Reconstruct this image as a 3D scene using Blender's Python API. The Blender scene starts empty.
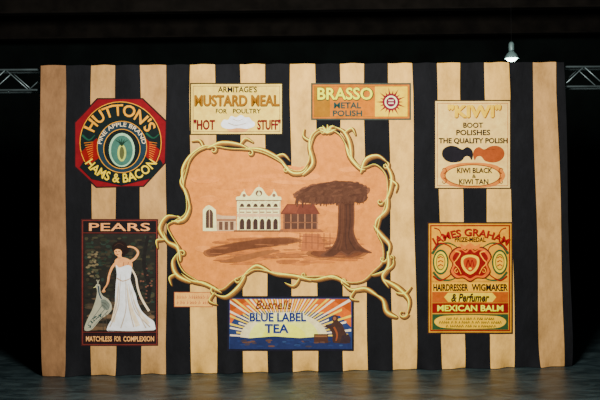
import bpy, bmesh, math, random
import numpy as np
from mathutils import Vector, Matrix
from mathutils.geometry import tessellate_polygon
random.seed(4)
S=bpy.context.scene
COL=S.collection
# ---------------- colour: display value -> scene albedo ----------------
M1=np.array([[0.6274,0.3293,0.0433],[0.0691,0.9195,0.0113],[0.0164,0.0880,0.8956]])
IN=np.array([[0.856627153315983,0.0951212405381588,0.0482516061458583],[0.137318972929847,0.761241990602591,0.101439036467562],[0.11189821299995,0.0767994186031903,0.811302368396859]])
OUT=np.array([[1.1271005818144368,-0.11060664309660323,-0.016493938717834573],[-0.1413297634984383,1.157823702216272,-0.016493938717834257],[-0.14132976349843826,-0.11060664309660294,1.2519364065950405]])
def poly6(x): return 15.5*x**6-40.14*x**5+31.96*x**4-6.868*x**3+0.4298*x**2+0.1191*x-0.00232
def invpoly(y):
    lo,hi=0.05,1.0
    for _ in range(40):
        m=(lo+hi)/2
        if poly6(m)<y: lo=m
        else: hi=m
    return (lo+hi)/2
LUM=2.1
def alb(rgb,L=LUM):
    c=np.array(rgb)/255.0
    g=float(c.mean()); c=c+(g-c)*0.07
    lin=np.where(c<=0.04045,c/12.92,((c+0.055)/1.055)**2.4)
    v=np.maximum(M1@lin,1e-6)**(1/2.2)
    v=np.linalg.inv(OUT)@v
    v=np.array([2**(invpoly(max(t,0.0))*(4.026069+12.47393)-12.47393) for t in v])
    v=np.linalg.inv(M1)@(np.linalg.inv(IN)@v)
    v=np.clip(v/L,0.004,0.92)
    return tuple(float(t) for t in v)
MATS={}
def mat(rgb,kind='paint',rough=0.85):
    k=(tuple(rgb),kind,rough)
    if k in MATS: return MATS[k]
    m=bpy.data.materials.new('%s_%d_%d_%d'%((kind,)+tuple(rgb))); m.use_nodes=True
    nt=m.node_tree; b=nt.nodes['Principled BSDF']; b.inputs['Roughness'].default_value=rough
    b.inputs['Specular IOR Level'].default_value=0.12
    a=alb(rgb)
    tc=nt.nodes.new('ShaderNodeTexCoord'); mp=nt.nodes.new('ShaderNodeMapping')
    mp.inputs['Scale'].default_value=(1.8,1,1.0) if kind=='cloth' else (5,5,5)
    nt.links.new(tc.outputs['Object'],mp.inputs['Vector'])
    n=nt.nodes.new('ShaderNodeTexNoise'); n.inputs['Scale'].default_value=2.2; n.inputs['Detail'].default_value=10; n.inputs['Roughness'].default_value=0.75
    nt.links.new(mp.outputs[0],n.inputs['Vector'])
    r=nt.nodes.new('ShaderNodeValToRGB'); lo,hi=(0.60,1.22) if kind=='cloth' else (0.72,1.2)
    r.color_ramp.elements[0].position=0.3; r.color_ramp.elements[1].position=0.7
    r.color_ramp.elements[0].color=(min(a[0]*lo,1),min(a[1]*lo*.98,1),min(a[2]*lo*.94,1),1)
    r.color_ramp.elements[1].color=tuple(min(t*hi,0.95) for t in a)+(1,)
    nt.links.new(n.outputs[0],r.inputs[0]); nt.links.new(r.outputs[0],b.inputs['Base Color'])
    if kind=='cloth':
        mp2=nt.nodes.new('ShaderNodeMapping'); mp2.inputs['Scale'].default_value=(3.6,1,1.8); mp2.inputs['Rotation'].default_value=(0,.35,0)
        nt.links.new(tc.outputs['Object'],mp2.inputs['Vector'])
        n2=nt.nodes.new('ShaderNodeTexNoise'); n2.inputs['Scale'].default_value=1.6; n2.inputs['Detail'].default_value=6
        nt.links.new(mp2.outputs[0],n2.inputs['Vector'])
        bp=nt.nodes.new('ShaderNodeBump'); bp.inputs['Strength'].default_value=0.5; bp.inputs['Distance'].default_value=0.05
        nt.links.new(n2.outputs[0],bp.inputs['Height']); nt.links.new(bp.outputs[0],b.inputs['Normal'])
    MATS[k]=m; return m
# ---------------- camera geometry and the hanging plane ----------------
F=900.0; D=12.0; CZ=2.293; ROLL=math.radians(0.65); SL=0.04
cr,sr=math.cos(ROLL),math.sin(ROLL)
def W(px,py,y0=0.0,sl=SL):
    u=px-300; v=200-py
    x=u*cr+v*sr; z=-u*sr+v*cr
    t=(D+y0)/(F-sl*x)
    return x*t, z*t+CZ
G=0.04
def foldraw(x):
    return 0.008*math.sin(x*6.3+0.4)+0.004*math.sin(x*13.1+1.9)+0.006*math.sin(x*2.3)
def FO(x):
    k=math.floor(x/G); f=x/G-k
    return foldraw(k*G)*(1-f)+foldraw((k+1)*G)*f
class Art:
    def __init__(s): s.tr=[]; s.n=0
    def tri(s,pts,faces,col):
        s.tr.append((pts,faces,col,s.n)); s.n+=1
    def poly(s,col,pts):
        t=tessellate_polygon([[Vector((p[0],p[1],0)) for p in pts]])
        s.tri(pts,t,col)
    def rect(s,col,a,b,c,d): s.tri([(a,b),(c,b),(c,d),(a,d)],[(0,1,2),(0,2,3)],col)
    def ell(s,col,cx,cy,rx,ry=None,rot=0,n=28):
        ry=ry or rx; c,q=math.cos(rot),math.sin(rot)
        pts=[(cx,cy)]
        for i in range(n):
            a=2*math.pi*i/n; x=rx*math.cos(a); y=ry*math.sin(a); pts.append((cx+x*c-y*q,cy+x*q+y*c))
        s.tri(pts,[(0,1+i,1+(i+1)%n) for i in range(n)],col)
    def ring(s,col,cx,cy,rx,ry,w,a0=0,a1=360,n=40):
        pts=[];f=[]
        for i in range(n+1):
            a=math.radians(a0+(a1-a0)*i/n)
            pts+= [(cx+rx*math.sin(a),cy-ry*math.cos(a)),(cx+(rx-w)*math.sin(a),cy-(ry-w)*math.cos(a))]
        for i in range(n): f+=[(2*i,2*i+1,2*i+3),(2*i,2*i+3,2*i+2)]
        s.tri(pts,f,col)
    def frame(s,col,a,b,c,d,w):
        s.rect(col,a,b,c,b+w); s.rect(col,a,d-w,c,d); s.rect(col,a,b,a+w,d); s.rect(col,c-w,b,c,d)
    def stroke(s,col,pts,w,w2=None,mid=None,closed=False,smooth=True,off=(0,0),prof=None):
        pts=[(p[0]+off[0],p[1]+off[1]) for p in pts]
        q=catmull(pts,closed) if smooth else pts
        n=len(q); P=[];f=[]
        for i in range(n):
            a=q[max(i-1,0)] if not closed else q[i-1]; b=q[min(i+1,n-1)] if not closed else q[(i+1)%n]
            dx,dy=b[0]-a[0],b[1]-a[1]; l=math.hypot(dx,dy) or 1
            t=i/(n-1)
            if prof: ww=prof(t)
            else: ww=w if w2 is None else (w+(w2-w)*t if mid is None else (w+(mid-w)*math.sin(math.pi*t) if t<.5 else w2+(mid-w2)*math.sin(math.pi*t)))
            nx,ny=-dy/l*ww/2,dx/l*ww/2
            P+=[(q[i][0]+nx,q[i][1]+ny),(q[i][0]-nx,q[i][1]-ny)]
        m=n if closed else n-1
        for i in range(m):
            j=(i+1)%n; f+=[(2*i,2*i+1,2*j+1),(2*i,2*j+1,2*j)]
        s.tri(P,f,col)
    def curl(s,col,cx,cy,r,a0,turn,w0,w1):
        n=22; pts=[]
        for i in range(n):
            t=i/(n-1); a=math.radians(a0+turn*t); rr=r*(1-0.75*t); pts.append((cx+rr*math.cos(a),cy+rr*math.sin(a)))
        s.stroke(col,pts,w0,w1,smooth=False); s.ell(col,pts[-1][0],pts[-1][1],w1*0.8)
    def text(s,col,body,x0,y0,x1,y1,bold=0.012,shear=0,arc=None):
        vs,fs=glyph(body,bold,shear)
        if arc is None: pts=[(x0+(x1-x0)*u,y1+(y0-y1)*v) for u,v in vs]
        else:
            cx,cy,a0,a1,r0,r1,asp=arc
            pts=[]
            for u,v in vs:
                a=math.radians(a0+(a1-a0)*u); r=r0+(r1-r0)*v
                pts.append((cx+r*math.sin(a)*asp,cy-r*math.cos(a)))
        s.tri(pts,fs,col)
    def fat(s,col,body,x0,y0,x1,y1,grow,shear=0):
        # heavy lettering: the same word struck several times a hair apart
        for dx,dy in ((-grow,0),(grow,0),(0,-grow),(0,grow),(0,0)):
            s.text(col,body,x0+dx,y0+dy,x1+dx,y1+dy,.012,shear)
GC={}
def glyph(body,bold,shear):
    k=(body,bold,shear)
    if k in GC: return GC[k]
    c=bpy.data.curves.new('t','FONT'); c.body=body; c.resolution_u=3; c.offset=bold; c.shear=shear
    o=bpy.data.objects.new('t',c); COL.objects.link(o)
    dg=bpy.context.evaluated_depsgraph_get(); dg.update()
    me=bpy.data.meshes.new_from_object(o.evaluated_get(dg))
    me.calc_loop_triangles()
    v=[(p.co.x,p.co.y) for p in me.vertices]; f=[tuple(t.vertices) for t in me.loop_triangles]
    x0=min(p[0] for p in v);x1=max(p[0] for p in v);y0=min(p[1] for p in v);y1=max(p[1] for p in v)
    v=[((p[0]-x0)/(x1-x0),(p[1]-y0)/(y1-y0)) for p in v]
    bpy.data.objects.remove(o); bpy.data.curves.remove(c); bpy.data.meshes.remove(me)
    GC[k]=(v,f); return GC[k]
def catmull(p,closed,k=7):
    n=len(p); out=[]
    rng=range(n) if closed else range(n-1)
    for i in rng:
        a=p[(i-1)%n] if closed or i>0 else p[0]; b=p[i]; c=p[(i+1)%n]; d=p[(i+2)%n] if closed or i+2<n else p[-1]
        for j in range(k):
            t=j/k
            out.append(tuple(0.5*((2*b[m])+(-a[m]+c[m])*t+(2*a[m]-5*b[m]+4*c[m]-d[m])*t*t+(-a[m]+3*b[m]-3*c[m]+d[m])*t**3) for m in (0,1)))
    if not closed: out.append(p[-1])
    return out
def build(name,art,base,parent=None,label=None,category=None,kind='paint',cloth=False,group=None):
    step=min(0.00003,0.0026/max(1,art.n))
    bm=bmesh.new(); cols=[]
    for pts,faces,col,order in art.tr:
        if col not in cols: cols.append(col)
        mi=cols.index(col); vs=[]
        for p in pts:
            x,z=W(p[0],p[1]); vs.append(bm.verts.new((x,-(base+order*step),z)))
        for f in faces:
            try:
                fc=bm.faces.new([vs[i] for i in f]); fc.material_index=mi
            except ValueError: pass
    bmesh.ops.delete(bm,geom=[f for f in bm.faces if f.calc_area()<1e-9],context='FACES_ONLY')
    for f in bm.faces:
        f.normal_update()
        if f.normal.y>0: f.normal_flip()
    if cloth: bmesh.ops.remove_doubles(bm,verts=bm.verts,dist=1e-4)
    xs=[v.co.x for v in bm.verts]
    for k in range(math.ceil(min(xs)/G),math.floor(max(xs)/G)+1):
        bmesh.ops.bisect_plane(bm,geom=bm.verts[:]+bm.edges[:]+bm.faces[:],plane_co=(k*G,0,0),plane_no=(1,0,0),dist=1e-6)
    if cloth:
        k=0.03
        while k<4.1:
            bmesh.ops.bisect_plane(bm,geom=bm.verts[:]+bm.edges[:]+bm.faces[:],plane_co=(0,0,k),plane_no=(0,0,1),dist=1e-6)
            k+=0.06 if k<0.5 else (0.3 if k<3.7 else 0.06)
    for v in bm.verts:
        x,z=v.co.x,v.co.z
        v.co.y+=SL*x+FO(x)
        if cloth:
            w=max(0,(0.30-z)/0.30); v.co.y+=w*w*(0.04*math.sin(x*9+1)+0.02*math.sin(x*21))
            w=max(0,(z-3.92)/0.2); v.co.y+=w*0.008*math.sin(x*25)
            if z>3.95: v.co.z+= 0.004*math.sin(x*19)*w
            v.co.z=max(v.co.z,0.006)
    for f in bm.faces: f.smooth=True
    me=bpy.data.meshes.new(name); bm.to_mesh(me); bm.free()
    for c in cols: me.materials.append(mat(c,kind))
    o=bpy.data.objects.new(name,me); COL.objects.link(o)
    if parent: o.parent=parent
    if label: o['label']=label
    if category: o['category']=category
    if group: o['group']=group
    return o
# ---------------- striped curtain ----------------
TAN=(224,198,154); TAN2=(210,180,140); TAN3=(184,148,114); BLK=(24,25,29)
TOP=[41,66,91,115,140,166,190,215,240,265,290,315,340,364,388,412,437,460,484,509,533,556,564]
BOT=[42,66,91,116,141,166,191,217,243,268,293,318,343,368,393,417,442,466,490,515,540,565,573]
a=Art()
for i in range(len(TOP)-1):
    def tb(j):
        t=(TOP[j]-41)/523
        return (TOP[j],65.5-3.5*t),(BOT[j],378-10.6*t)
    (t0,b0),(t1,b1)=tb(i),tb(i+1)
    N=10; pts=[]
    for k in range(N+1):
        u=k/N; bow=(-1.5*math.sin(math.pi*u))
        for (t,b),j in (((t0),(b0)),i),((t1,b1),i+1):
            bb=bow if j==0 else (0.7*math.sin(u*9+j*1.7) if 0<u<1 else 0)
            pts.append((t[0]+(b[0]-t[0])*u+bb,t[1]+(b[1]-t[1])*u))
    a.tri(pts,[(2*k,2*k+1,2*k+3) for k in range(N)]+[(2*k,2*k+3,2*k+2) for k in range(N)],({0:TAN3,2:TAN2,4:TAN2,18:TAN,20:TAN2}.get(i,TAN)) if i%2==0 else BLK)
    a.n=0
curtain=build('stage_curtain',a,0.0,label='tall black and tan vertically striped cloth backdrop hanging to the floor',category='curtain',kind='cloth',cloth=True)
B0=0.002; B1=0.005; B2=0.009; B3=0.013
GRP='painted advertisements on the curtain'
# ---------------- octagonal sign ----------------
RED=(180,42,48); GOLD=(230,188,92)
a=Art(); oc=[(97,98),(143,98),(167,121),(166,163),(144,187),(96,188),(74,167),(74,122)]
a.poly((50,22,26),oc); cx,cy=120,143
a.poly(RED,[(cx+(x-cx)*.97,cy+(y-cy)*.97) for x,y in oc])
sg=build('octagonal_sign',a,B0,label='red octagonal sign with dark green roundel and gold curved lettering',category='sign')
a=Art(); a.ell((20,40,38),120.5,142.5,40.5,40.5,n=48); a.ring(GOLD,120.5,142.5,41,41,.7)
a.poly((190,48,46),[(81,152),(97,138),(99,158),(87,166)]); a.poly((190,48,46),[(160,150),(145,138),(145,156),(154,164)])
a.stroke((50,116,86),[(82,135),(89,140),(95,135)],2.2,.8); a.stroke((50,116,86),[(146,133),(153,138),(159,134)],2.2,.8)
for i in range(8):
    a.stroke((228,164,84),[(84+i*.8,143+i*2.3),(93,142+i*2.0)],.6,.4)
    a.stroke((228,164,84),[(149,142+i*2.0),(157-i*.6,143+i*2.3)],.6,.4)
build('roundel',a,B1,sg)
a=Art(); a.ell((40,80,98),122,147,25,26); a.ring(GOLD,122,147,25,26,.6); a.ell((20,34,34),122,149,18.5,20); a.ring(GOLD,122,149,18.5,20,.6)
a.ell((190,206,186),122,150,13,17); a.ell((108,150,134),122,150.5,11,15)
build('oval_medallion',a,B2,sg)
a=Art(); a.ell((204,204,150),122,153,4.4,8.5); a.ell((130,130,84),122,153,2.4,6.4)
for k in (-1,-.5,0,.5,1): a.stroke((36,76,52),[(122,146),(122+k*3,142),(122+k*6,138.5+abs(k)*2)],1.4,.4)
build('pineapple',a,B3,sg)
a=Art(); a.text(GOLD,"HUTTON'S",0,0,0,0,.018,arc=(120,144,-66,66,28,40.4,1.0))
a.text((240,214,200),"PINE APPLE BRAND",0,0,0,0,.0,arc=(122,147,-82,82,20.5,24.5,1.0))
a.poly((18,36,36),[(84,161),(92,169),(122,176),(150,169),(160,159),(163,164),(152,178),(122,185.5),(92,179),(80,167)])
a.text((236,208,126),"HAMS & BACON",0,0,0,0,.018,arc=(121,139,236,124,43.8,34.5,1.0))
build('lettering',a,B2+.006,sg,label='gold curved lettering')
# ---------------- cream poultry feed sign ----------------
a=Art(); a.rect((50,40,34),190,83,283,135); a.rect((230,208,160),191.2,84.2,281.8,133.8)
sg=build('advertising_sign',a,B0,label='cream rectangular poultry feed sign with brown and red lettering',category='sign',group=GRP)
a=Art(); a.frame((176,136,100),193,86,280,132,.5); build('border',a,B1,sg)
a=Art(); a.text((50,35,30),"ARMITAGE'S",218,86.5,257,92.5,.02)
a.fat((120,76,36),"MUSTARD MEAL",194.9,95.4,279.3,106.4,.45); a.fat((190,138,62),"MUSTARD MEAL",194.7,95.2,278.9,106,.15)
a.text((50,35,30),"FOR",216,108.8,227,113.5,.02); a.text((50,35,30),"POULTRY",233,108.8,261,113.5,.02)
a.fat((160,40,44),'"HOT',194,119.8,215,129.8,.25); a.fat((160,40,44),'STUFF"',257.5,119.8,280.6,129.8,.25)
build('lettering',a,B2,sg)
a=Art(); a.poly((222,186,144),[(226,127),(250,127),(247,131),(242,132.4),(233,132.4),(228,131)])
a.poly((250,247,238),catmull([(221,124),(224,119.6),(228,120),(231,116),(236,117.4),(241,115),(245,117.4),(249,117.4),(252,120.8),(254.6,122.6),(254,126.4),(247,128.8),(238,128),(230,129),(223,127.6)],True,4)); a.stroke((200,186,164),[(228,123),(236,125.4),(246,123.4)],.8,.5); a.stroke((200,186,164),[(233,119),(238,121),(243,119)],.7,.4)
build('feed_bowl',a,B1,sg,label='lumpy white heap of meal in a pale dish')
# ---------------- metal polish sign ----------------
a=Art(); a.rect((100,106,92),311,83,411,120); a.rect((220,156,66),312.6,84.6,409.4,118.4)
sg=build('advertising_sign',a,B0,label='golden metal polish sign with pale lettering and red sunburst',category='sign',group=GRP)
a=Art(); a.rect((196,146,76),314,86,330,117); a.rect((240,206,112),375,86,408,117); a.frame((196,140,62),314,86,408,117,.5); build('border',a,B1,sg)
a=Art(); 
a.fat((112,108,70),"BRASSO",317.6,88,373,100,.8); a.fat((238,224,140),"BRASSO",317.6,87.8,372.4,99.6,.2)
a.fat((60,108,100),"METAL",334,102.5,361,108.3,.15); a.fat((60,108,100),"POLISH",333,110.5,362,116.1,.15)
build('lettering',a,B2,sg)
a=Art()
for i in range(18):
    an=i*math.pi/9; r=16 if i%2 else 12.5
    a.poly((184,42,72),[(391+6*math.cos(an-.2),102+6*math.sin(an-.2)),(391+r*math.cos(an)*.95,102+r*math.sin(an)*.95),(391+6*math.cos(an+.2),102+6*math.sin(an+.2))])
a.ell((184,42,72),391,102,8.4); a.ell((240,226,204),391,102,6.4); a.ell((170,40,84),391,102,4.8); a.rect((236,214,200),388.4,99.8,393.6,101); a.rect((236,214,200),388.4,102.6,393.6,103.8)
build('sunburst',a,B1+.003,sg,label='purple-red and white spiky sunburst medallion')
# ---------------- boot polish sign ----------------
a=Art(); a.rect((56,38,32),434,100,511,189); a.rect((230,206,168),435.2,101.2,509.8,187.8)
sg=build('advertising_sign',a,B0,label='cream boot polish sign with yellow heading and two birds',category='sign',group=GRP)
a=Art(); a.frame((206,150,108),437,103,508,186,.6); build('border',a,B1,sg)
a=Art()
a.fat((190,128,56),'"KIWI"',448.4,105.6,500.6,117.6,1.0); a.fat((246,206,84),'"KIWI"',448,105.2,500,117,.6)
K=(36,30,30)
a.fat(K,"BOOT",463.2,122.7,482.8,127.8,.12); a.fat(K,"POLISHES",456.2,129.9,489.8,135.2,.12); a.fat(K,"THE QUALITY POLISH",438.7,138.2,507.3,144.2,.16)
a.fat((50,30,26),"KIWI BLACK",457,167.9,492,173.1,.12); a.text((50,30,26),"&",472,174.4,476,178,.02); a.fat((50,30,26),"KIWI TAN",459,179.1,488,184.3,.12)
build('lettering',a,B2,sg)
def kiwi(col,cx,cy,d,nm):
    a=Art()
    a.poly(col,catmull([(cx-14*d,cy+2),(cx-13*d,cy-4),(cx-7*d,cy-7.5),(cx,cy-7),(cx+6*d,cy-4),(cx+11*d,cy-6.5),(cx+15.5*d,cy-4),(cx+17*d,cy+1),(cx+15.5*d,cy+6.5),(cx+13*d,cy+3),(cx+9*d,cy+3),(cx+5*d,cy+7.5),(cx-3*d,cy+9),(cx-10*d,cy+7)],True,5))
    build(nm,a,B1+.003,sg)
kiwi((38,34,42),456,153.5,1,'bird'); kiwi((200,118,72),490,153.5,-1,'bird')
a=Art(); a.poly((222,164,112),catmull([(446,167),(458,163.6),(473,162.6),(488,163.6),(499,167),(505,175),(500,183),(489,187),(473,187.6),(457,187),(446,183),(440,175)],True,5))
a.ell((234,206,164),472.5,175.6,27,10.4); a.ring((176,100,56),472.5,175.6,28,11.2,.9)
for s in (-1,1):
    a.curl((176,100,56),472.5+s*29,170,3.6,90,s*260,1.1,.6); a.curl((176,100,56),472.5+s*29,181.5,3.6,-90,-s*260,1.1,.6)
build('oval_scroll',a,B1,sg,label='orange-tan scrolled cartouche')
# ---------------- lady and peacock poster ----------------
a=Art(); a.rect((104,40,38),81,219,158,346); a.rect((34,26,28),83,221,156,344)
sg=build('advertising_poster',a,B0,label='dark soap poster with woman in white gown beside peacock',category='poster')
a=Art(); a.frame((180,90,72),82.3,220.3,156.7,344.7,.6); a.rect((150,66,52),83,232.4,156,233.3); a.rect((150,66,52),83,331.8,156,332.7)
a.rect((64,26,28),84,334,155,343.3); build('border',a,B1,sg)
a=Art(); a.rect((56,52,42),84,234,155,331)
cols=[(74,72,52),(50,54,44),(88,78,56),(60,76,56),(44,40,36),(82,66,50),(100,92,66),(66,84,70)]
for i in range(280):
    x=random.uniform(86,153); y=random.uniform(235.6,306)
    w=min(x-84.3,154.7-x,random.uniform(1.2,3.8))
    if w>.8: a.ell(random.choice(cols),x,y,w,random.uniform(.8,1.9),0,10)
for i in range(40):
    y=random.uniform(298,330); x=random.uniform(90,150); w=min(x-84.3,154.7-x,random.uniform(6,16)); a.ell(random.choice([(118,96,72),(132,106,80),(104,86,66),(150,122,94)]),x,y,w,min(random.uniform(1,2.6),330.8-y+.2),0,14)
for i in range(30): a.ell(random.choice([(150,132,104),(126,120,92),(108,102,78),(164,148,118)]),random.uniform(87,100),random.uniform(250,280),random.uniform(1.2,2.6),1.1,n=8)
a.stroke((44,38,34),[(148,236),(144,262),(149,286),(147,302)],3,5)
for i in range(18): a.ell(random.choice([(140,94,76),(160,112,90)]),random.uniform(139,152),random.uniform(268,300),1.1,.8,n=8)
build('garden_scene',a,B1+.001,sg,label='mottled green-brown leafy garden')
SK=(232,192,156)
a=Art()
a.poly(SK,catmull([(114.6,249.6),(117.6,247.2),(121.2,248.2),(122.4,251.4),(121.6,254.8),(122.4,257),(127,258.2),(131.4,261),(132.6,266),(130,274),(131,284),(128,292),(119,292),(117.5,282),(117,272),(115,264),(115.2,260),(118,257.6),(117.4,256),(115,254)],True,4))
a.stroke(SK,[(130.5,261.5),(135.4,258),(138.2,252.6),(135.4,248.4),(130,246.6),(125,248)],2.7,1.3); a.stroke(SK,[(117,261.5),(112,268),(109,276),(107.4,284),(104,289)],2.8,1.3)
for k in range(5): a.stroke(SK,[(104.2,288.6),(102.6+k*.6,290.8),(102+k*.8,292.8-abs(k-2)*.4)],.7,.35)
for k in range(4): a.stroke(SK,[(125.4,247.8),(123.8,247.2+k*.6),(122.4,247.3+k*.8)],.6,.35)
a.stroke((200,150,118),[(124,262),(123,268),(124,272)],.8,.5); a.stroke((200,150,118),[(117.5,257.8),(121,258)],.8,.4); a.stroke((200,150,118),[(129,262),(127,266),(123,268)],.6,.4); a.stroke((206,158,126),[(110,275),(108.6,283),(105,288)],1,.5)
lady=build('woman',a,B2,sg,label='woman with pinned-up dark hair, arm raised, in flowing gown')
a=Art(); a.poly((52,30,24),catmull([(113.4,251.4),(112,247),(115,242.6),(121,241),(126,243.4),(127.6,248),(126,254),(122.6,256.6),(122,251.4),(119.6,249.2),(116,249.2)],True,4)); a.ell((52,30,24),126.6,250,2.8,3.4); a.stroke((104,64,46),[(114.6,246),(119,243.2),(124,245.6)],.7,.4); build('hair',a,B3,lady)
a=Art(); a.stroke((80,48,38),[(115.4,251.4),(116.9,251.2)],.6,.5,smooth=False); a.stroke((80,48,38),[(118.4,251.2),(120.1,251.2)],.6,.5,smooth=False); a.stroke((196,144,112),[(117.3,251),(116.8,253)],.5,.5,smooth=False); a.stroke((160,64,60),[(116.8,254.4),(118.7,254.2)],.6,.5,smooth=False); build('face',a,B3,lady)
a=Art(); WH=(240,234,222); SH=(206,194,180); SD=(222,212,198)
a.poly(WH,catmull([(116,265),(119,267.5),(123,266.5),(128,265),(132,267),(131.4,273),(130.6,279),(133,287),(136,295),(138,303),(142,311),(148,317),(153.4,321),(155,326),(154,330),(140,331),(124,331),(112,331),(107,330),(109,324),(113,317),(115,306),(115.4,295),(116,284),(117,274)],True,5))
for c,pts,w in ((SD,[(119,282),(117,300),(113,322)],4),(SD,[(127,284),(130,304),(138,326)],5),(SD,[(132,292),(137,308),(149,324)],3)): a.stroke(c,pts,.6,w)
for pts in ([(121,274),(120,290),(118,308),(110,327)],[(126,276),(126,292),(126,310),(121,328)],[(129,284),(132,300),(137,313),(150,327)],[(127,288),(129,306),(134,327)],[(118.6,286),(117.6,300),(114,314)],[(131,290),(135,304),(141,318),(146,328)]): a.stroke(SH,pts,.4,1.3)
a.stroke((206,180,152),[(117,278),(123,281),(130.6,278.5)],1.2,.8); a.stroke(SD,[(132,269),(136,277),(138,288),(142,299),(149,311)],1.6,2.2)
a.stroke((168,152,136),[(108,330.4),(128,331),(153,330.4)],.7,.6)
build('gown',a,B3,lady,label='flowing white gown')
a=Art(); PC=(196,192,176); PG=(136,142,132)
a.poly(PC,catmull([(95.6,286),(97.6,283.6),(100.2,285.4),(100.6,291),(103,295.6),(108,299),(111.4,304),(111.6,310),(107,315),(101,319),(96,325),(91,330),(85,330.6),(84.8,326),(88,318),(92,310),(95,302),(96.8,295),(97,289.5)],True,4))
for pts in ([(106,308),(98,317),(88,328)],[(103,304),(96,314),(87,325)],[(108,311),(100,319),(91,329)]): a.stroke(PG,pts,.8,.4)
a.stroke((84,108,122),[(98.6,286),(99.2,293),(101.6,299)],1.6,1.2); a.stroke((96,84,70),[(106,314),(107,329.6)],.8,.6); a.stroke((96,84,70),[(103,317),(103.4,330)],.8,.6)
a.poly((156,160,148),catmull([(101,300),(106,300),(110,305),(108,310),(103,308)],True,4)); a.stroke((116,120,110),[(102,302),(106,304),(109,308)],.6,.4); a.stroke((116,120,110),[(101.6,304.6),(105,307),(107,310)],.6,.4)
a.stroke((236,220,190),[(96,286.6),(93.6,287.8)],.9,.3,smooth=False); a.ell((50,42,40),98,286,.5,.5)
for k in range(3): a.stroke(PC,[(98,283.6),(96.6+k*1.4,279.6)],.5,.4,smooth=False)
for i in range(16):
    t=random.random(); a.ell((78,112,110),101-13*t+random.uniform(-2,3),311+15*t+random.uniform(-1,3),.9,.7)
build('peacock',a,B2,sg,label='large pale silvery peacock with trailing tail')
a=Art(); a.text((232,190,154),"PEARS",89,223,150,231,.01); a.text((230,196,160),"MATCHLESS",86,336.2,112,341.4,.02); a.text((230,196,160),"FOR",114.5,336.2,121,341.4,.02); a.text((230,196,160),"COMPLEXION",123.5,336.2,154,341.4,.02)
build('lettering',a,B2,sg)
# ---------------- small plaque ----------------
a=Art(); a.rect((206,136,100),174,292,213,307); a.rect((232,196,152),174.7,292.7,212.3,306.3)
sg=build('small_sign',a,B0,label='tiny peach rectangular sign with faint reddish writing',category='sign')
a=Art()
for y,h in ((295,3.6),(300.6,3.4)):
    x=177
    while x<209:
        w=random.uniform(1.2,2.4); a.stroke((212,150,116),[(x,y+h),(x+w*.3,y),(x+w*.6,y+h),(x+w,y+h*.4)],.6,.5,smooth=False); x+=w+random.choice([.7,.7,2])
build('lettering',a,B1,sg,label='faint reddish illegible script')
# ---------------- tea sign ----------------
a=Art(); a.rect((30,30,48),227,296,354,351); a.rect((66,98,150),229,298,352,349)
sg=build('advertising_sign',a,B0,label='wide blue and orange tea sign with radiating sun rays',category='sign',group=GRP)
a=Art(); OX,OY=284,338
def hit(an):
    dx,dy=math.cos(an),-math.sin(an); t=1e9
    if dx>1e-6: t=min(t,(351-OX)/dx)
    if dx<-1e-6: t=min(t,(230-OX)/dx)
    if dy<-1e-6: t=min(t,(-299+OY)/-dy)
    if dy>1e-6: t=min(t,(341-OY)/dy)
    return (OX+dx*t,OY+dy*t)
a.poly((228,146,70),[(230,299),(351,299),(351,327),(340,316),(306,311),(258,311),(236,316),(230,325)])
a.poly((210,122,60),[(230,299),(250,299),(230,312)]); a.poly((210,122,60),[(351,299),(331,299),(351,312)])
for i in range(48):
    an=math.radians(-2+i*3.87); e=hit(an); e2=hit(an+math.radians(2.0)); L=math.hypot(e[0]-OX,e[1]-OY); q=min(1,(48+16*(i%3))/L)
    a.poly((240,208,150) if i%2 else (222,212,198),[(OX,OY),(OX+(e[0]-OX)*q,OY+(e[1]-OY)*q),(OX+(e2[0]-OX)*q,OY+(e2[1]-OY)*q)])
for c,rx,h in (((226,214,192),44,26),((238,222,180),35,23),((246,232,186),22,14)):
    a.poly(c,[(OX+rx*math.cos(math.pi*k/16),338-h*math.sin(math.pi*k/16)) for k in range(17)])
build('sun_rays',a,B1,sg,label='pale radiating glow under an orange sky')
a=Art(); a.poly((48,76,132),[(230,349),(230,336),(250,338),(275,336),(300,338),(325,336),(351,337),(351,349)])
for i in range(44): a.ell(random.choice([(96,84,96),(78,114,156),(140,100,80),(56,90,146)]),random.uniform(236,346),random.uniform(339.5,346.6),random.uniform(1.5,4),.9,n=10)
build('ground_strip',a,B1+.003,sg)
a=Art(); BR=(104,68,54)
a.poly(BR,catmull([(333,342),(332,333),(328,328),(324,327),(325,324.8),(330,325),(333,322),(332,318),(334.6,315),(338,316.6),(338,320.6),(342,324),(345,331),(348,338),(348,343),(339,343)],True,4))
a.ell((190,136,104),334.6,318.4,1.6,1.9); a.stroke((190,116,76),[(334,327),(337,334),(336,341)],2,1.4)
a.poly((116,72,54),[(314,334),(328,334),(328,343),(314,343)]); a.poly((176,130,90),[(315,335.4),(327,335.4),(327,337),(315,337)]); a.poly((84,60,62),catmull([(340,343),(342,336),(347,334),(350,337),(350,343)],False,4))
a.ell((226,206,176),323.6,325.4,2,1)
build('tea_server',a,B2,sg,label='brown robed person crouching beside a tea chest')
a=Art(); a.text((150,84,50),"Bushells",255.5,300,292,309,.012,.3)
a.fat((244,232,206),"BLUE LABEL",250,313,306.4,321.6,.7); a.fat((48,84,158),"BLUE LABEL",250,312.8,306,321.4,.3)
a.fat((244,232,206),"TEA",265,324,288.6,332.8,.6); a.fat((48,84,158),"TEA",265,324,288.4,332.6,.3)
build('lettering',a,B3,sg)
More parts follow.
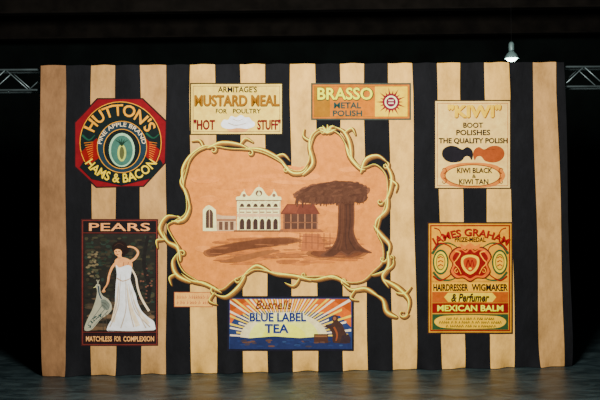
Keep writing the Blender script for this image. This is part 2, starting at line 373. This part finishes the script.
# ---------------- wigmaker poster ----------------
YL=(220,178,92); RD=(190,46,42); GN=(74,114,64); OR=(218,114,56)
a=Art(); a.rect((70,40,34),427,222,513,334); a.rect(YL,428.6,223.6,511.4,332.4)
sg=build('advertising_poster',a,B0,label='ornate red, gold and green wigmaker poster with central crest',category='poster')
a=Art(); a.frame(RD,430,225,510,331,1.2)
a.rect((226,184,100),431.5,226.5,508.5,281)
for s in (1,-1):
    X=lambda d:470+s*d
    a.stroke(GN,[(X(38),254),(X(32),246),(X(22),243),(X(13),247)],3,1); a.stroke(GN,[(X(37),272),(X(30),279),(X(20),280),(X(13),277)],2.6,1)
    a.stroke(RD,[(X(37),250),(X(30),243.4),(X(20),246.6),(X(18),252)],2,.8); a.stroke(RD,[(X(37),276),(X(30),280.4),(X(21),276),(X(18),271)],2,.8)
    a.stroke(RD,[(X(36),228),(X(31),230),(X(29),236),(X(34),240)],1.4,.6); a.stroke(GN,[(X(37),297),(X(32),294),(X(28),297),(X(32),300)],1.4,.7)
a.rect((190,44,40),432,303,508,312.8); a.rect(GN,432,314,508,329.5)
a.poly((232,200,110),catmull([(434,321.5),(440,316.5),(455,315.4),(470,315),(485,315.4),(500,316.5),(506,321.5),(500,327),(485,328.4),(470,328.8),(455,328.4),(440,327)],True,4))
a.rect((234,196,104),432,282.5,508,291.8); a.rect((214,132,66),432,291.8,508,302.4); a.poly((238,208,126),[(448,292.6),(492,292.6),(496,297),(492,301.8),(448,301.8),(444,297)])
build('border',a,B1,sg)
for cx in (440.5,499.5):
    a=Art()
    a.ell(GN,cx,262,8,12.6); a.ell((244,208,104),cx,262,6.4,10.6); a.ell((150,150,76),cx,262,4.8,8.4); a.ell((242,198,98),cx,262,3.9,7)
    for k in range(3): a.stroke(RD,[(cx-2.6,258+k*4),(cx,256.6+k*4),(cx+2.6,258+k*4)],1.2,.8)
    build('medallion',a,B2,sg,label='green-edged oval medallion')
a=Art()
SHD=[(452,250),(459,246.5),(465,250),(470,245.6),(475,250),(481,246.5),(488,250),(491.5,257),(488,264),(490.5,272),(485,278.4),(477,278.4),(470,282),(463,278.4),(455,278.4),(449.5,272),(452,264),(448.5,257)]
a.poly((136,38,34),catmull(SHD,True,4)); a.poly((232,150,70),catmull([(470+(x-470)*.94,264+(y-264)*.93) for x,y in SHD],True,4)); a.poly(RD,catmull([(470+(x-470)*.82,264+(y-264)*.80) for x,y in SHD],True,4))
for s in (1,-1):
    X=lambda d:470+s*d
    a.stroke((240,190,90),[(X(15),251),(X(10),253),(X(13),259),(X(16),263),(X(12),268),(X(9),274)],1.3,.7); a.curl((240,190,90),X(13.4),271,2.6,-90,s*280,.9,.5)
a.poly((242,204,108),catmull([(462,257),(470,254.6),(478,257),(479,264),(476,270.6),(470,274.4),(464,270.6),(461,264)],True,4))
a.poly(OR,catmull([(464,259),(470,257),(476,259),(476.6,264),(474,269),(470,271.6),(466,269),(463.4,264)],True,4))
a.stroke(RD,[(466,267),(468,260),(470,266),(472,260),(474,267)],1.2,.9); a.ell((244,212,120),470,268.6,1.6,1.2)
a.poly((232,164,70),[(461,249),(460,243.6),(465,246.2),(470,242.6),(475,246.2),(480,243.6),(479,249)])
build('crest',a,B2+.003,sg,label='ornate orange-red and gold heraldic shield with crown')
a=Art()
a.text((130,34,30),"JAMES GRAHAM",0,0,0,0,.03,arc=(470.3,306.3,-30.5,30.5,67.8,77.6,1.02)); a.text((200,56,44),"JAMES GRAHAM",0,0,0,0,.02,arc=(470,306,-30.5,30.5,68,77.5,1.02))
a.text((50,32,30),"PRIZE-MEDAL",454.5,237.2,485.5,241.8,.03)
a.fat((50,30,26),"HAIRDRESSER",433.2,284,467.8,290.6,.16); a.fat((50,30,26),"WIGMAKER",471.7,284,507.3,290.6,.16)
a.text((50,30,26),"& Perfumer",451,293.3,489,301.6,.03,.25); a.fat((250,234,184),"MEXICAN BALM",437.2,305,502.8,311,.15)
for y,x0,x1 in ((317.2,446,494),(320.8,439,501),(324.6,446,494)):
    x=x0
    while x<x1:
        w=random.uniform(1,2.2); a.stroke((90,90,50),[(x,y+2.4),(x+w*.4,y),(x+w,y+2.2)],.7,.6,smooth=False); x+=w+random.choice([.6,.6,1.8])
build('lettering',a,B3,sg)
# ---------------- central cartouche ----------------
PE=(226,174,122)
OUTL=[(187,172),(191,160),(200,151),(214,147),(230,149),(247,150),(263,153),(279,161),(291,170),(302,171),(309,162),(311,148),(316,135),(328,130),(340,135),(348,149),(355,162),(364,168),(376,165),(386,175),(388,192),(385,208),(380,221),(378,234),(383,246),(383,262),(374,272),(364,281),(352,283),(340,280),(324,277),(306,277),(290,275),(270,272),(256,270),(246,275),(234,281),(222,290),(208,286),(196,280),(184,272),(178,260),(179,248),(172,236),(168,226),(176,221),(186,214),(187,200),(184,186)]
a=Art(); a.poly(PE,catmull(OUTL,True,6))
ct=build('cartouche_painting',a,B0,label='irregular peach landscape painting in gold scroll frame',category='painting')
a=Art()
for i in range(60):
    a.ell(random.choice([(229,178,128),(223,170,118),(231,182,134)]),random.uniform(205,360),random.uniform(168,250),random.uniform(8,20),random.uniform(1.5,4),random.uniform(-.12,.12))
for i in range(80):
    u=random.random(); a.ell(random.choice([(218,160,110),(212,152,104),(204,144,98),(196,136,92)]),random.uniform(218,358),238+26*u,random.uniform(8,16),random.uniform(.8,2.2),random.uniform(-.06,.06))
for c,s in (((186,130,88),1.0),((168,112,76),.94),((152,96,64),.86)):
    a.poly(c,[(250+(x-250)*s,246+(y-246)*s) for x,y in catmull([(204,251),(226,244),(250,240),(262,238),(290,237),(302,241),(276,246),(252,249),(230,253),(210,257)],True,4)])
a.poly((186,130,88),catmull([(220,262),(240,256),(262,251),(280,250),(262,256),(240,262)],True,4))
for c,s in (((186,130,88),1.0),((160,102,70),.85)):
    a.poly(c,[(336+(x-336)*s,252+(y-252)*s) for x,y in catmull([(306,253),(322,247),(345,247),(368,252),(356,258),(334,258),(316,258)],True,4)])
for i in range(22): a.ell((186,130,92),random.uniform(212,364),random.uniform(244,262),random.uniform(3,8),.5)
build('ground',a,B1,ct)
a=Art(); Wt=(234,218,194); WS=(212,190,164); DB=(120,88,72)
a.poly(WS,[(217,231),(217,214),(222,215.6),(236,216),(236,231)]); a.poly(Wt,[(203,231),(203,210),(206,206.4),(209,205),(212,206.4),(216,210),(217,231)])
a.ell(DB,209.6,214,3.6,4.6); a.rect(DB,206,214,213.2,228); a.rect(WS,209.2,210,210,228)
a.rect((190,144,114),217,219,236,221)
for x in (221,226.5,232): a.rect((146,108,86),x-1.9,221.6,x+1.6,230)
a.rect(Wt,237,199,280.4,231)
a.poly(Wt,catmull([(236,200.4),(236.4,197),(240,196),(242,192.4),(244.4,191.4),(247,195.4),(250,196),(253,192.6),(255.6,188.6),(259,187),(262.4,188.6),(265,192.6),(268,196),(271,195.4),(273.6,191.4),(276,192.4),(277.6,196),(281,197),(281.4,200.4)],False,4))
a.ell((160,122,100),259,193.2,3.4,3); a.ell(Wt,259,194,1.8,1.8); a.ell((174,136,112),244.2,195.4,1.7,1.7); a.ell((174,136,112),274,195.4,1.7,1.7)
a.rect((168,132,110),236,200,281.4,201.2); a.rect(DB,239,202.8,279,209.5); a.rect((104,74,62),239,217.6,279,229.5)
a.rect((184,146,120),237,211.6,280.4,212.8)
for i in range(7):
    x=238.8+i*6.7; a.rect(Wt,x-1.1,201,x+1.1,230); a.rect(WS,x+.3,202,x+1.1,230)
for i in range(6):
    x=242.15+i*6.7; a.ring(Wt,x,206.2,3.6,4.2,1.5,-90,90,10); a.ring(Wt,x,221.4,3.6,4.2,1.5,-90,90,10)
a.rect((206,182,156),239,207.4,279,209.8); a.rect(Wt,237,207,280.4,207.8); a.rect((220,198,172),237,213.6,280.4,216.8); a.rect((176,126,94),234,230,283,231.6)
for x in (244.2,259,274): a.stroke(Wt,[(x,193),(x,184.6 if x==259 else 189)],.7,.3,smooth=False)
build('verandah_house',a,B2,ct,label='white two-storey building with arched balconies and small domes')
a=Art(); a.poly((158,92,70),[(280,214),(287,204),(314,204),(320,214)]); a.rect((130,88,68),283,214,318,229); a.poly((176,108,82),[(288,205),(300,205),(296,213),(282,213)])
for x in (284,291,298,305,312,317.4): a.rect((198,150,116),x-.6,214,x+.4,229.6)
a.rect((172,122,92),283,222,318,223); a.poly((196,138,98),[(280,229),(320,229),(324,232),(279,232)])
build('verandah_shed',a,B2,ct,label='low red-brown roofed timber building')
a=Art(); TB=(126,78,55)
a.poly((146,96,70),catmull([(339.6,198),(353,197),(354.4,208),(354.4,222),(354,232),(358,242),(364,248),(372,253),(356,252.4),(348,256),(340,252.4),(332,256.6),(320,255.6),(330,248.6),(335.6,240),(337.6,228),(338,214)],True,4))
a.poly(TB,catmull([(341,198),(352,197),(353,208),(353,220),(352.4,232),(355,241),(360,247),(368,252),(354,251),(348,254.6),(341,251),(334,255.6),(324,255),(332,248.6),(337,240),(339,228),(339.4,214)],True,4))
for x,c in ((343,(140,90,64)),(346,(112,68,50)),(349.6,(108,66,48)),(341.4,(138,88,64))): a.stroke(c,[(x,204),(x+.4,222),(x-.8,238),(x-2+(x-344)*1.4,250)],1.4,1.2)
tree=build('tree',a,B2,ct,label='large spreading tree with thick buttressed trunk')
a=Art(); FL=[(128,82,59),(134,88,64),(122,76,55),(142,95,70),(130,84,61)]
for i in range(90):
    t=2*math.pi*i/90; a.ell((162,112,84),331+36*math.cos(t)*random.uniform(.85,1),192.5-2.5*math.cos(t)+10*math.sin(t)*random.uniform(.85,1.0),random.uniform(2.5,5),random.uniform(1.2,2.4),random.uniform(-.4,.1),10)
a.poly(FL[0],catmull([(298,196),(303,190),(312,186),(324,183),(338,181),(352,182),(362,186),(367,192),(366,200),(360,203),(350,201),(338,203),(326,202),(314,203),(304,202)],True,4))
for i in range(320):
    t=random.uniform(0,6.28); r=math.sqrt(random.random())
    a.ell(random.choice(FL),332+34*r*math.cos(t),193-2.5*r*math.cos(t)+9.5*r*math.sin(t),random.uniform(1.8,4.5),random.uniform(.8,1.8),random.uniform(-.7,.2),9)
for i in range(70):
    u=random.random(); x=295+u*72; y=200-1.5*u
    a.stroke(random.choice(FL),[(x,y-2),(x-1.2,y+1),(x-2,y+random.uniform(2,7)*(1.2-.6*abs(u-.3)))],random.uniform(1.6,3),.8)
build('foliage',a,B3,tree,label='soft brown brushy canopy drooping to one side')
a=Art()
a.poly((206,144,102),[(303,234),(320,234),(326,251),(301,251)])
for x in range(300,333,6): a.rect((172,114,82),x-.4,233,x+.4,248+(x-300)*.1)
a.stroke((172,114,82),[(299,236),(333,238)],.6,smooth=False); a.stroke((172,114,82),[(299,242),(333,244)],.6,smooth=False)
build('paling_fence',a,B1+.003,ct)
# scroll frame: smooth C-scrolls painted in brown, antique gold and cream
a=Art(); G1=(120,78,46); G4=(164,118,70); G2=(204,162,102); G3=(242,226,180)
fr=[]
def cs(pts,w,curl=0,side=1,tail=0):
    # a C-scroll: swelling body that ends in a spiral
    fr.append(('l',pts,w))
    if curl:
        (x0,y0),(x1,y1)=pts[-2],pts[-1]; l=math.hypot(x1-x0,y1-y0) or 1; dx,dy=(x1-x0)/l,(y1-y0)/l
        nx,ny=-dy*side,dx*side; cx,cy=x1+nx*curl,y1+ny*curl
        a0=math.degrees(math.atan2(y1-cy,x1-cx)); fr.append(('s',(cx,cy,curl,a0,side*300),w*.5))
fr.append(('o',OUTL,1.8))
cs([(184,186),(183,170),(191,156),(204,147),(214,147)],6.5,3.6,1); cs([(208,149),(222,143),(240,145),(252,151)],6.5,3,1)
cs([(246,149),(262,150),(278,158),(288,168)],6,3,1); cs([(282,163),(292,173),(303,173),(309,166)],6.5)
cs([(303,176),(313,164),(310,148),(312,136),(320,129)],7.5,4,1); cs([(352,160),(350,144),(344,132),(334,127)],7.5,4,-1)
cs([(346,144),(350,157),(360,169),(366,170)],6.5); cs([(361,174),(366,160),(378,156),(388,163)],7,3.8,1); cs([(386,164),(392,178),(389,196),(383,204)],7,3,1)
cs([(388,194),(387,210),(377,221),(376,232)],6.5); cs([(374,226),(382,236),(390,246),(387,260)],7.5,3.6,1); cs([(388,252),(389,266),(383,277),(389,288)],8)
cs([(384,280),(398,288),(409,300),(408,314)],8.5,4.8,1); cs([(398,318),(387,312),(383,300),(372,293)],8,0); cs([(378,296),(366,289),(352,290),(343,284)],7,3,1)
cs([(372,276),(384,272),(393,266),(394,258)],4.5,2,-1); cs([(396,293),(405,294),(412,287)],4)
cs([(350,286),(334,277),(316,280),(304,278)],6,2.6,1); cs([(312,281),(294,276),(276,274),(264,270)],6); cs([(272,273),(258,266),(248,272),(240,282)],6.5,3,1)
cs([(246,276),(238,288),(226,297),(214,294)],7.5,4,1); cs([(222,293),(206,284),(192,281),(182,274)],6.5)
cs([(192,283),(177,275),(173,262),(180,252)],7.5,3.4,1); cs([(181,262),(178,248),(168,242),(164,232)],7.5); cs([(167,242),(160,229),(167,217),(178,217)],7.5,3.8,1)
cs([(172,222),(184,220),(190,208),(187,196)],6.5,0); cs([(190,204),(186,192),(181,182),(186,170)],5.5)
for p,q,r in (((204,148),(200,141),(192,142)),((240,146),(246,139),(254,143)),((312,142),(304,137),(305,129)),((344,134),(352,129),(356,136)),((390,180),(397,185),(396,193)),((178,274),(170,278),(172,286)),((215,293),(210,301),(218,305)),((300,279),(294,286),(285,283)),((356,290),(351,298),(359,301)),((165,240),(157,241),(158,249)),((276,157),(284,155),(290,161))): fr.append(('l',[p,q,r],4.2))
for k in range(5):
    an=math.radians(-60+30*k); fr.append(('l',[(328,134),(328+5*math.sin(an),134-5*math.cos(an)),(328+10*math.sin(an),134-9*math.cos(an))],4.4))
def pf(w,dw): return lambda t: max(.2,w*math.sin(math.pi*min(1,t**.7))**.9)+dw
for col,dw,off,ws in ((G1,1.3,(.4,.5),1),(G4,.2,(.1,.15),1),(G2,0,(-.35,-.4),.74),(G3,0,(-.75,-.85),.30)):
    for k,p,w in fr:
        w*=.70
        if k=='o': a.stroke(col,p,w*ws+dw,closed=True,off=off)
        elif k=='l': a.stroke(col,p,0,off=off,prof=pf(w*ws,dw))
        else: a.curl(col,p[0]+off[0],p[1]+off[1],p[2],p[3],p[4],w*ws+dw,.9*ws+dw*.4)
build('scroll_frame',a,B2,ct,label='gold and cream acanthus scrollwork border')

# ---------------- generic solid helpers ----------------
def addcyl(bm,p,q,r,n=12,r2=None):
    p=Vector(p);q=Vector(q); d=q-p; L=d.length
    mtx=d.to_track_quat('Z','Y').to_matrix().to_4x4(); mtx.translation=(p+q)/2
    bmesh.ops.create_cone(bm,cap_ends=True,segments=n,radius1=r,radius2=r if r2 is None else r2,depth=L,matrix=mtx)
def addbox(bm,a,b):
    r=bmesh.ops.create_cube(bm,size=1)
    for v in r['verts']: v.co=Vector([(a[i]+b[i])/2+v.co[i]*(b[i]-a[i]) for i in range(3)])
def mk(name,bm,m,parent=None,smooth=False,**kw):
    me=bpy.data.meshes.new(name); bm.to_mesh(me); bm.free(); me.materials.append(m)
    if smooth:
        for p in me.polygons: p.use_smooth=len(p.vertices)==4
    o=bpy.data.objects.new(name,me); COL.objects.link(o); o.parent=parent
    for k,v in kw.items(): o[k]=v
    return o
def solid(name,col,rough=.8,metal=0,scale=3,var=.25,stretch=(1,1,1)):
    m=bpy.data.materials.new(name); m.use_nodes=True; nt=m.node_tree; b=nt.nodes['Principled BSDF']
    b.inputs['Roughness'].default_value=rough; b.inputs['Metallic'].default_value=metal
    if not metal: b.inputs['Specular IOR Level'].default_value=.15
    tc=nt.nodes.new('ShaderNodeTexCoord'); mp=nt.nodes.new('ShaderNodeMapping'); mp.inputs['Scale'].default_value=stretch
    n=nt.nodes.new('ShaderNodeTexNoise'); n.inputs['Scale'].default_value=scale; n.inputs['Detail'].default_value=6
    r=nt.nodes.new('ShaderNodeValToRGB'); r.color_ramp.elements[0].position=.35; r.color_ramp.elements[1].position=.68
    r.color_ramp.elements[0].color=tuple(c*(1-var) for c in col)+(1,); r.color_ramp.elements[1].color=tuple(min(1,c*(1+var)) for c in col)+(1,)
    nt.links.new(tc.outputs['Object'],mp.inputs[0]); nt.links.new(mp.outputs[0],n.inputs[0]); nt.links.new(n.outputs[0],r.inputs[0]); nt.links.new(r.outputs[0],b.inputs['Base Color'])
    return m
# ---------------- truss ----------------
alu=solid('aluminium',(.20,.26,.26),.45,.6)
zt,zb=4.07,3.80
root=bpy.data.objects.new('lighting_truss',None); COL.objects.link(root); root.location=(0,0.3,zt)
root['label']='aluminium box lighting truss carrying the striped curtain'; root['category']='truss'
def ry(x,y): return y+SL*x
for (y,z) in ((.14,zt),(.14,zb),(.42,zt),(.42,zb)):
    bm=bmesh.new(); addcyl(bm,(-4.9,ry(-4.9,y)-.3,z-zt),(4.9,ry(4.9,y)-.3,z-zt),.015); mk('chord',bm,alu,root,True)
bm=bmesh.new(); n=16
for i in range(n):
    x0=-4.8+i*9.6/n; x1=x0+9.6/n; xm=(x0+x1)/2
    for y in (.14,.42):
        addcyl(bm,(x0,ry(x0,y)-.3,zb-zt),(xm,ry(xm,y)-.3,0),.007,8); addcyl(bm,(xm,ry(xm,y)-.3,0),(x1,ry(x1,y)-.3,zb-zt),.007,8)
mk('lattice_bracing',bm,alu,root,True,kind='stuff')
for x in (-4.75,4.75):
    bm=bmesh.new()
    for dx in(-.14,.14):
        for y in(.14,.42): addcyl(bm,(x+dx,ry(x,y)-.3,-zt),(x+dx,ry(x,y)-.3,0),.024)
    for k in range(12):
        for y in(.14,.42): addcyl(bm,(x-.14,ry(x,y)-.3,-zt+.1+k*.31),(x+.14,ry(x,y)-.3,-zt+.1+(k+1)*.31),.012,8)
    addbox(bm,(x-.4,ry(x,-.1)-.3,-zt),(x+.4,ry(x,.66)-.3,-zt+.02)); mk('support_tower',bm,alu,root)
# ---------------- hanging lamp ----------------
ly=2.0; lx,lz=W(511.5,58,ly,0)
lamp=bpy.data.objects.new('pendant_lamp',None); COL.objects.link(lamp); lamp.location=(lx,ly,lz)
lamp['label']='glowing industrial pendant lamp hanging from the dark ceiling'; lamp['category']='lamp'
lm=solid('lamp_metal',(.18,.28,.26),.45,.3)
def lathe(name,prof,m,parent,n=28,**kw):
    bm=bmesh.new(); rings=[]
    for r,z in prof: rings.append([bm.verts.new((r*.85*math.cos(2*math.pi*i/n),r*.85*math.sin(2*math.pi*i/n),z*.9)) for i in range(n)])
    for A,B in zip(rings,rings[1:]):
        for i in range(n): bm.faces.new((A[i],A[(i+1)%n],B[(i+1)%n],B[i]))
    o=mk(name,bm,m,parent,True,**kw); return o
lathe('lamp_shade',[(.125,-.01),(.12,.02),(.09,.07),(.055,.10),(.05,.12),(.044,.10),(.08,.065),(.11,.02),(.118,-.005),(.125,-.01)],lm,lamp)
lathe('ballast_housing',[(.001,.12),(.045,.12),(.05,.14),(.05,.24),(.035,.27),(.02,.28),(.001,.28)],lm,lamp)
em=bpy.data.materials.new('lamp_glow'); em.use_nodes=True; b=em.node_tree.nodes['Principled BSDF']; b.inputs['Emission Color'].default_value=(.7,1,.86,1); b.inputs['Emission Strength'].default_value=16; b.inputs['Base Color'].default_value=(.9,.9,.9,1)
lathe('bulb',[(.001,-.065),(.05,-.055),(.09,-.03),(.11,.0),(.09,.03),(.001,.05)],em,lamp)
bm=bmesh.new(); addcyl(bm,(0,0,.245),(0,0,6.3-lz),.003,8); mk('suspension_cable',bm,solid('cable',(.006,.006,.006)),lamp)
# ---------------- room ----------------
def boxo(name,a,b,m,**kw):
    bm=bmesh.new(); addbox(bm,a,b); return mk(name,bm,m,None,**kw)
wm=solid('dark_wall',(.0035,.006,.005),.95,0,1.2,.5)
boxo('wall_back',(-10,9,0),(10,9.2,6.5),wm,kind='structure')
boxo('wall_left',(-10.2,-13,0),(-10,9.2,6.5),wm,kind='structure')
boxo('wall_right',(10,-13,0),(10.2,9.2,6.5),wm,kind='structure')
boxo('ceiling',(-10.2,-13,6.3),(10.2,9.2,6.5),solid('dark_ceiling',(.005,.007,.006),.95,0,2,.5),kind='structure')
fm=bpy.data.materials.new('stage_floor'); fm.use_nodes=True; nt=fm.node_tree; b=nt.nodes['Principled BSDF']
tc=nt.nodes.new('ShaderNodeTexCoord'); mp=nt.nodes.new('ShaderNodeMapping'); mp.inputs['Scale'].default_value=(.8,2.0,1); nt.links.new(tc.outputs['Object'],mp.inputs[0])
n=nt.nodes.new('ShaderNodeTexNoise'); n.inputs['Scale'].default_value=2.4; n.inputs['Detail'].default_value=9; n.inputs['Roughness'].default_value=.65; n.inputs['Distortion'].default_value=1.0; nt.links.new(mp.outputs[0],n.inputs[0])
r=nt.nodes.new('ShaderNodeValToRGB'); r.color_ramp.elements[0].position=.42; r.color_ramp.elements[1].position=.75
r.color_ramp.elements[0].color=(.009,.017,.019,1); r.color_ramp.elements[1].color=(.050,.076,.078,1); nt.links.new(n.outputs[0],r.inputs[0]); nt.links.new(r.outputs[0],b.inputs['Base Color'])
bp=nt.nodes.new('ShaderNodeBump'); bp.inputs['Strength'].default_value=.15; bp.inputs['Distance'].default_value=.02; nt.links.new(n.outputs[0],bp.inputs['Height']); nt.links.new(bp.outputs[0],b.inputs['Normal'])
b.inputs['Roughness'].default_value=.40; b.inputs['Specular IOR Level'].default_value=.35
boxo('floor',(-10.2,-13,-.1),(10.2,9.2,0),fm,kind='structure')
bmm=solid('dark_steel',(.010,.008,.006),.95,0,3,.4)
for i,(y,z) in enumerate(((2.8,5.95),(5.2,5.9),(7.6,5.85))):
    bm=bmesh.new(); addbox(bm,(-10,y-.12,z-.0),(10,y+.12,z+.03)); addbox(bm,(-10,y-.12,6.27),(10,y+.12,6.3)); addbox(bm,(-10,y-.015,z),(10,y+.015,6.29))
    mk('roof_beam',bm,bmm,None,label='dark steel roof beam under the ceiling',category='beam',group='roof beams')
# ---------------- lights ----------------
def area(name,loc,tgt,size,power,col):
    l=bpy.data.lights.new(name,'AREA'); l.shape='SQUARE'; l.size=size; l.energy=power; l.color=col
    o=bpy.data.objects.new(name,l); COL.objects.link(o); o.location=loc
    o.rotation_euler=(Vector(tgt)-Vector(loc)).to_track_quat('-Z','Y').to_euler(); return o
area('flood_light',(.4,-6.3,4.3),(.3,0,2.5),1.0,1120,(1,.99,.96))
w=bpy.data.worlds.new('w'); S.world=w; w.use_nodes=True; w.node_tree.nodes['Background'].inputs[0].default_value=(.3,.4,.4,1); w.node_tree.nodes['Background'].inputs[1].default_value=.02
pl=bpy.data.lights.new('lamp_light','POINT'); pl.energy=10; pl.color=(.8,1,.9); pl.shadow_soft_size=.08; po=bpy.data.objects.new('lamp_light',pl); COL.objects.link(po); po.location=(lx,ly,lz-.16)
cam=bpy.data.cameras.new('camera'); cam.lens=54; cam.sensor_width=36; co=bpy.data.objects.new('camera',cam); COL.objects.link(co)
co.matrix_world=Matrix.Translation((0,-D,CZ))@Matrix.Rotation(math.radians(90),4,'X')@Matrix.Rotation(-ROLL,4,'Z')
S.camera=co
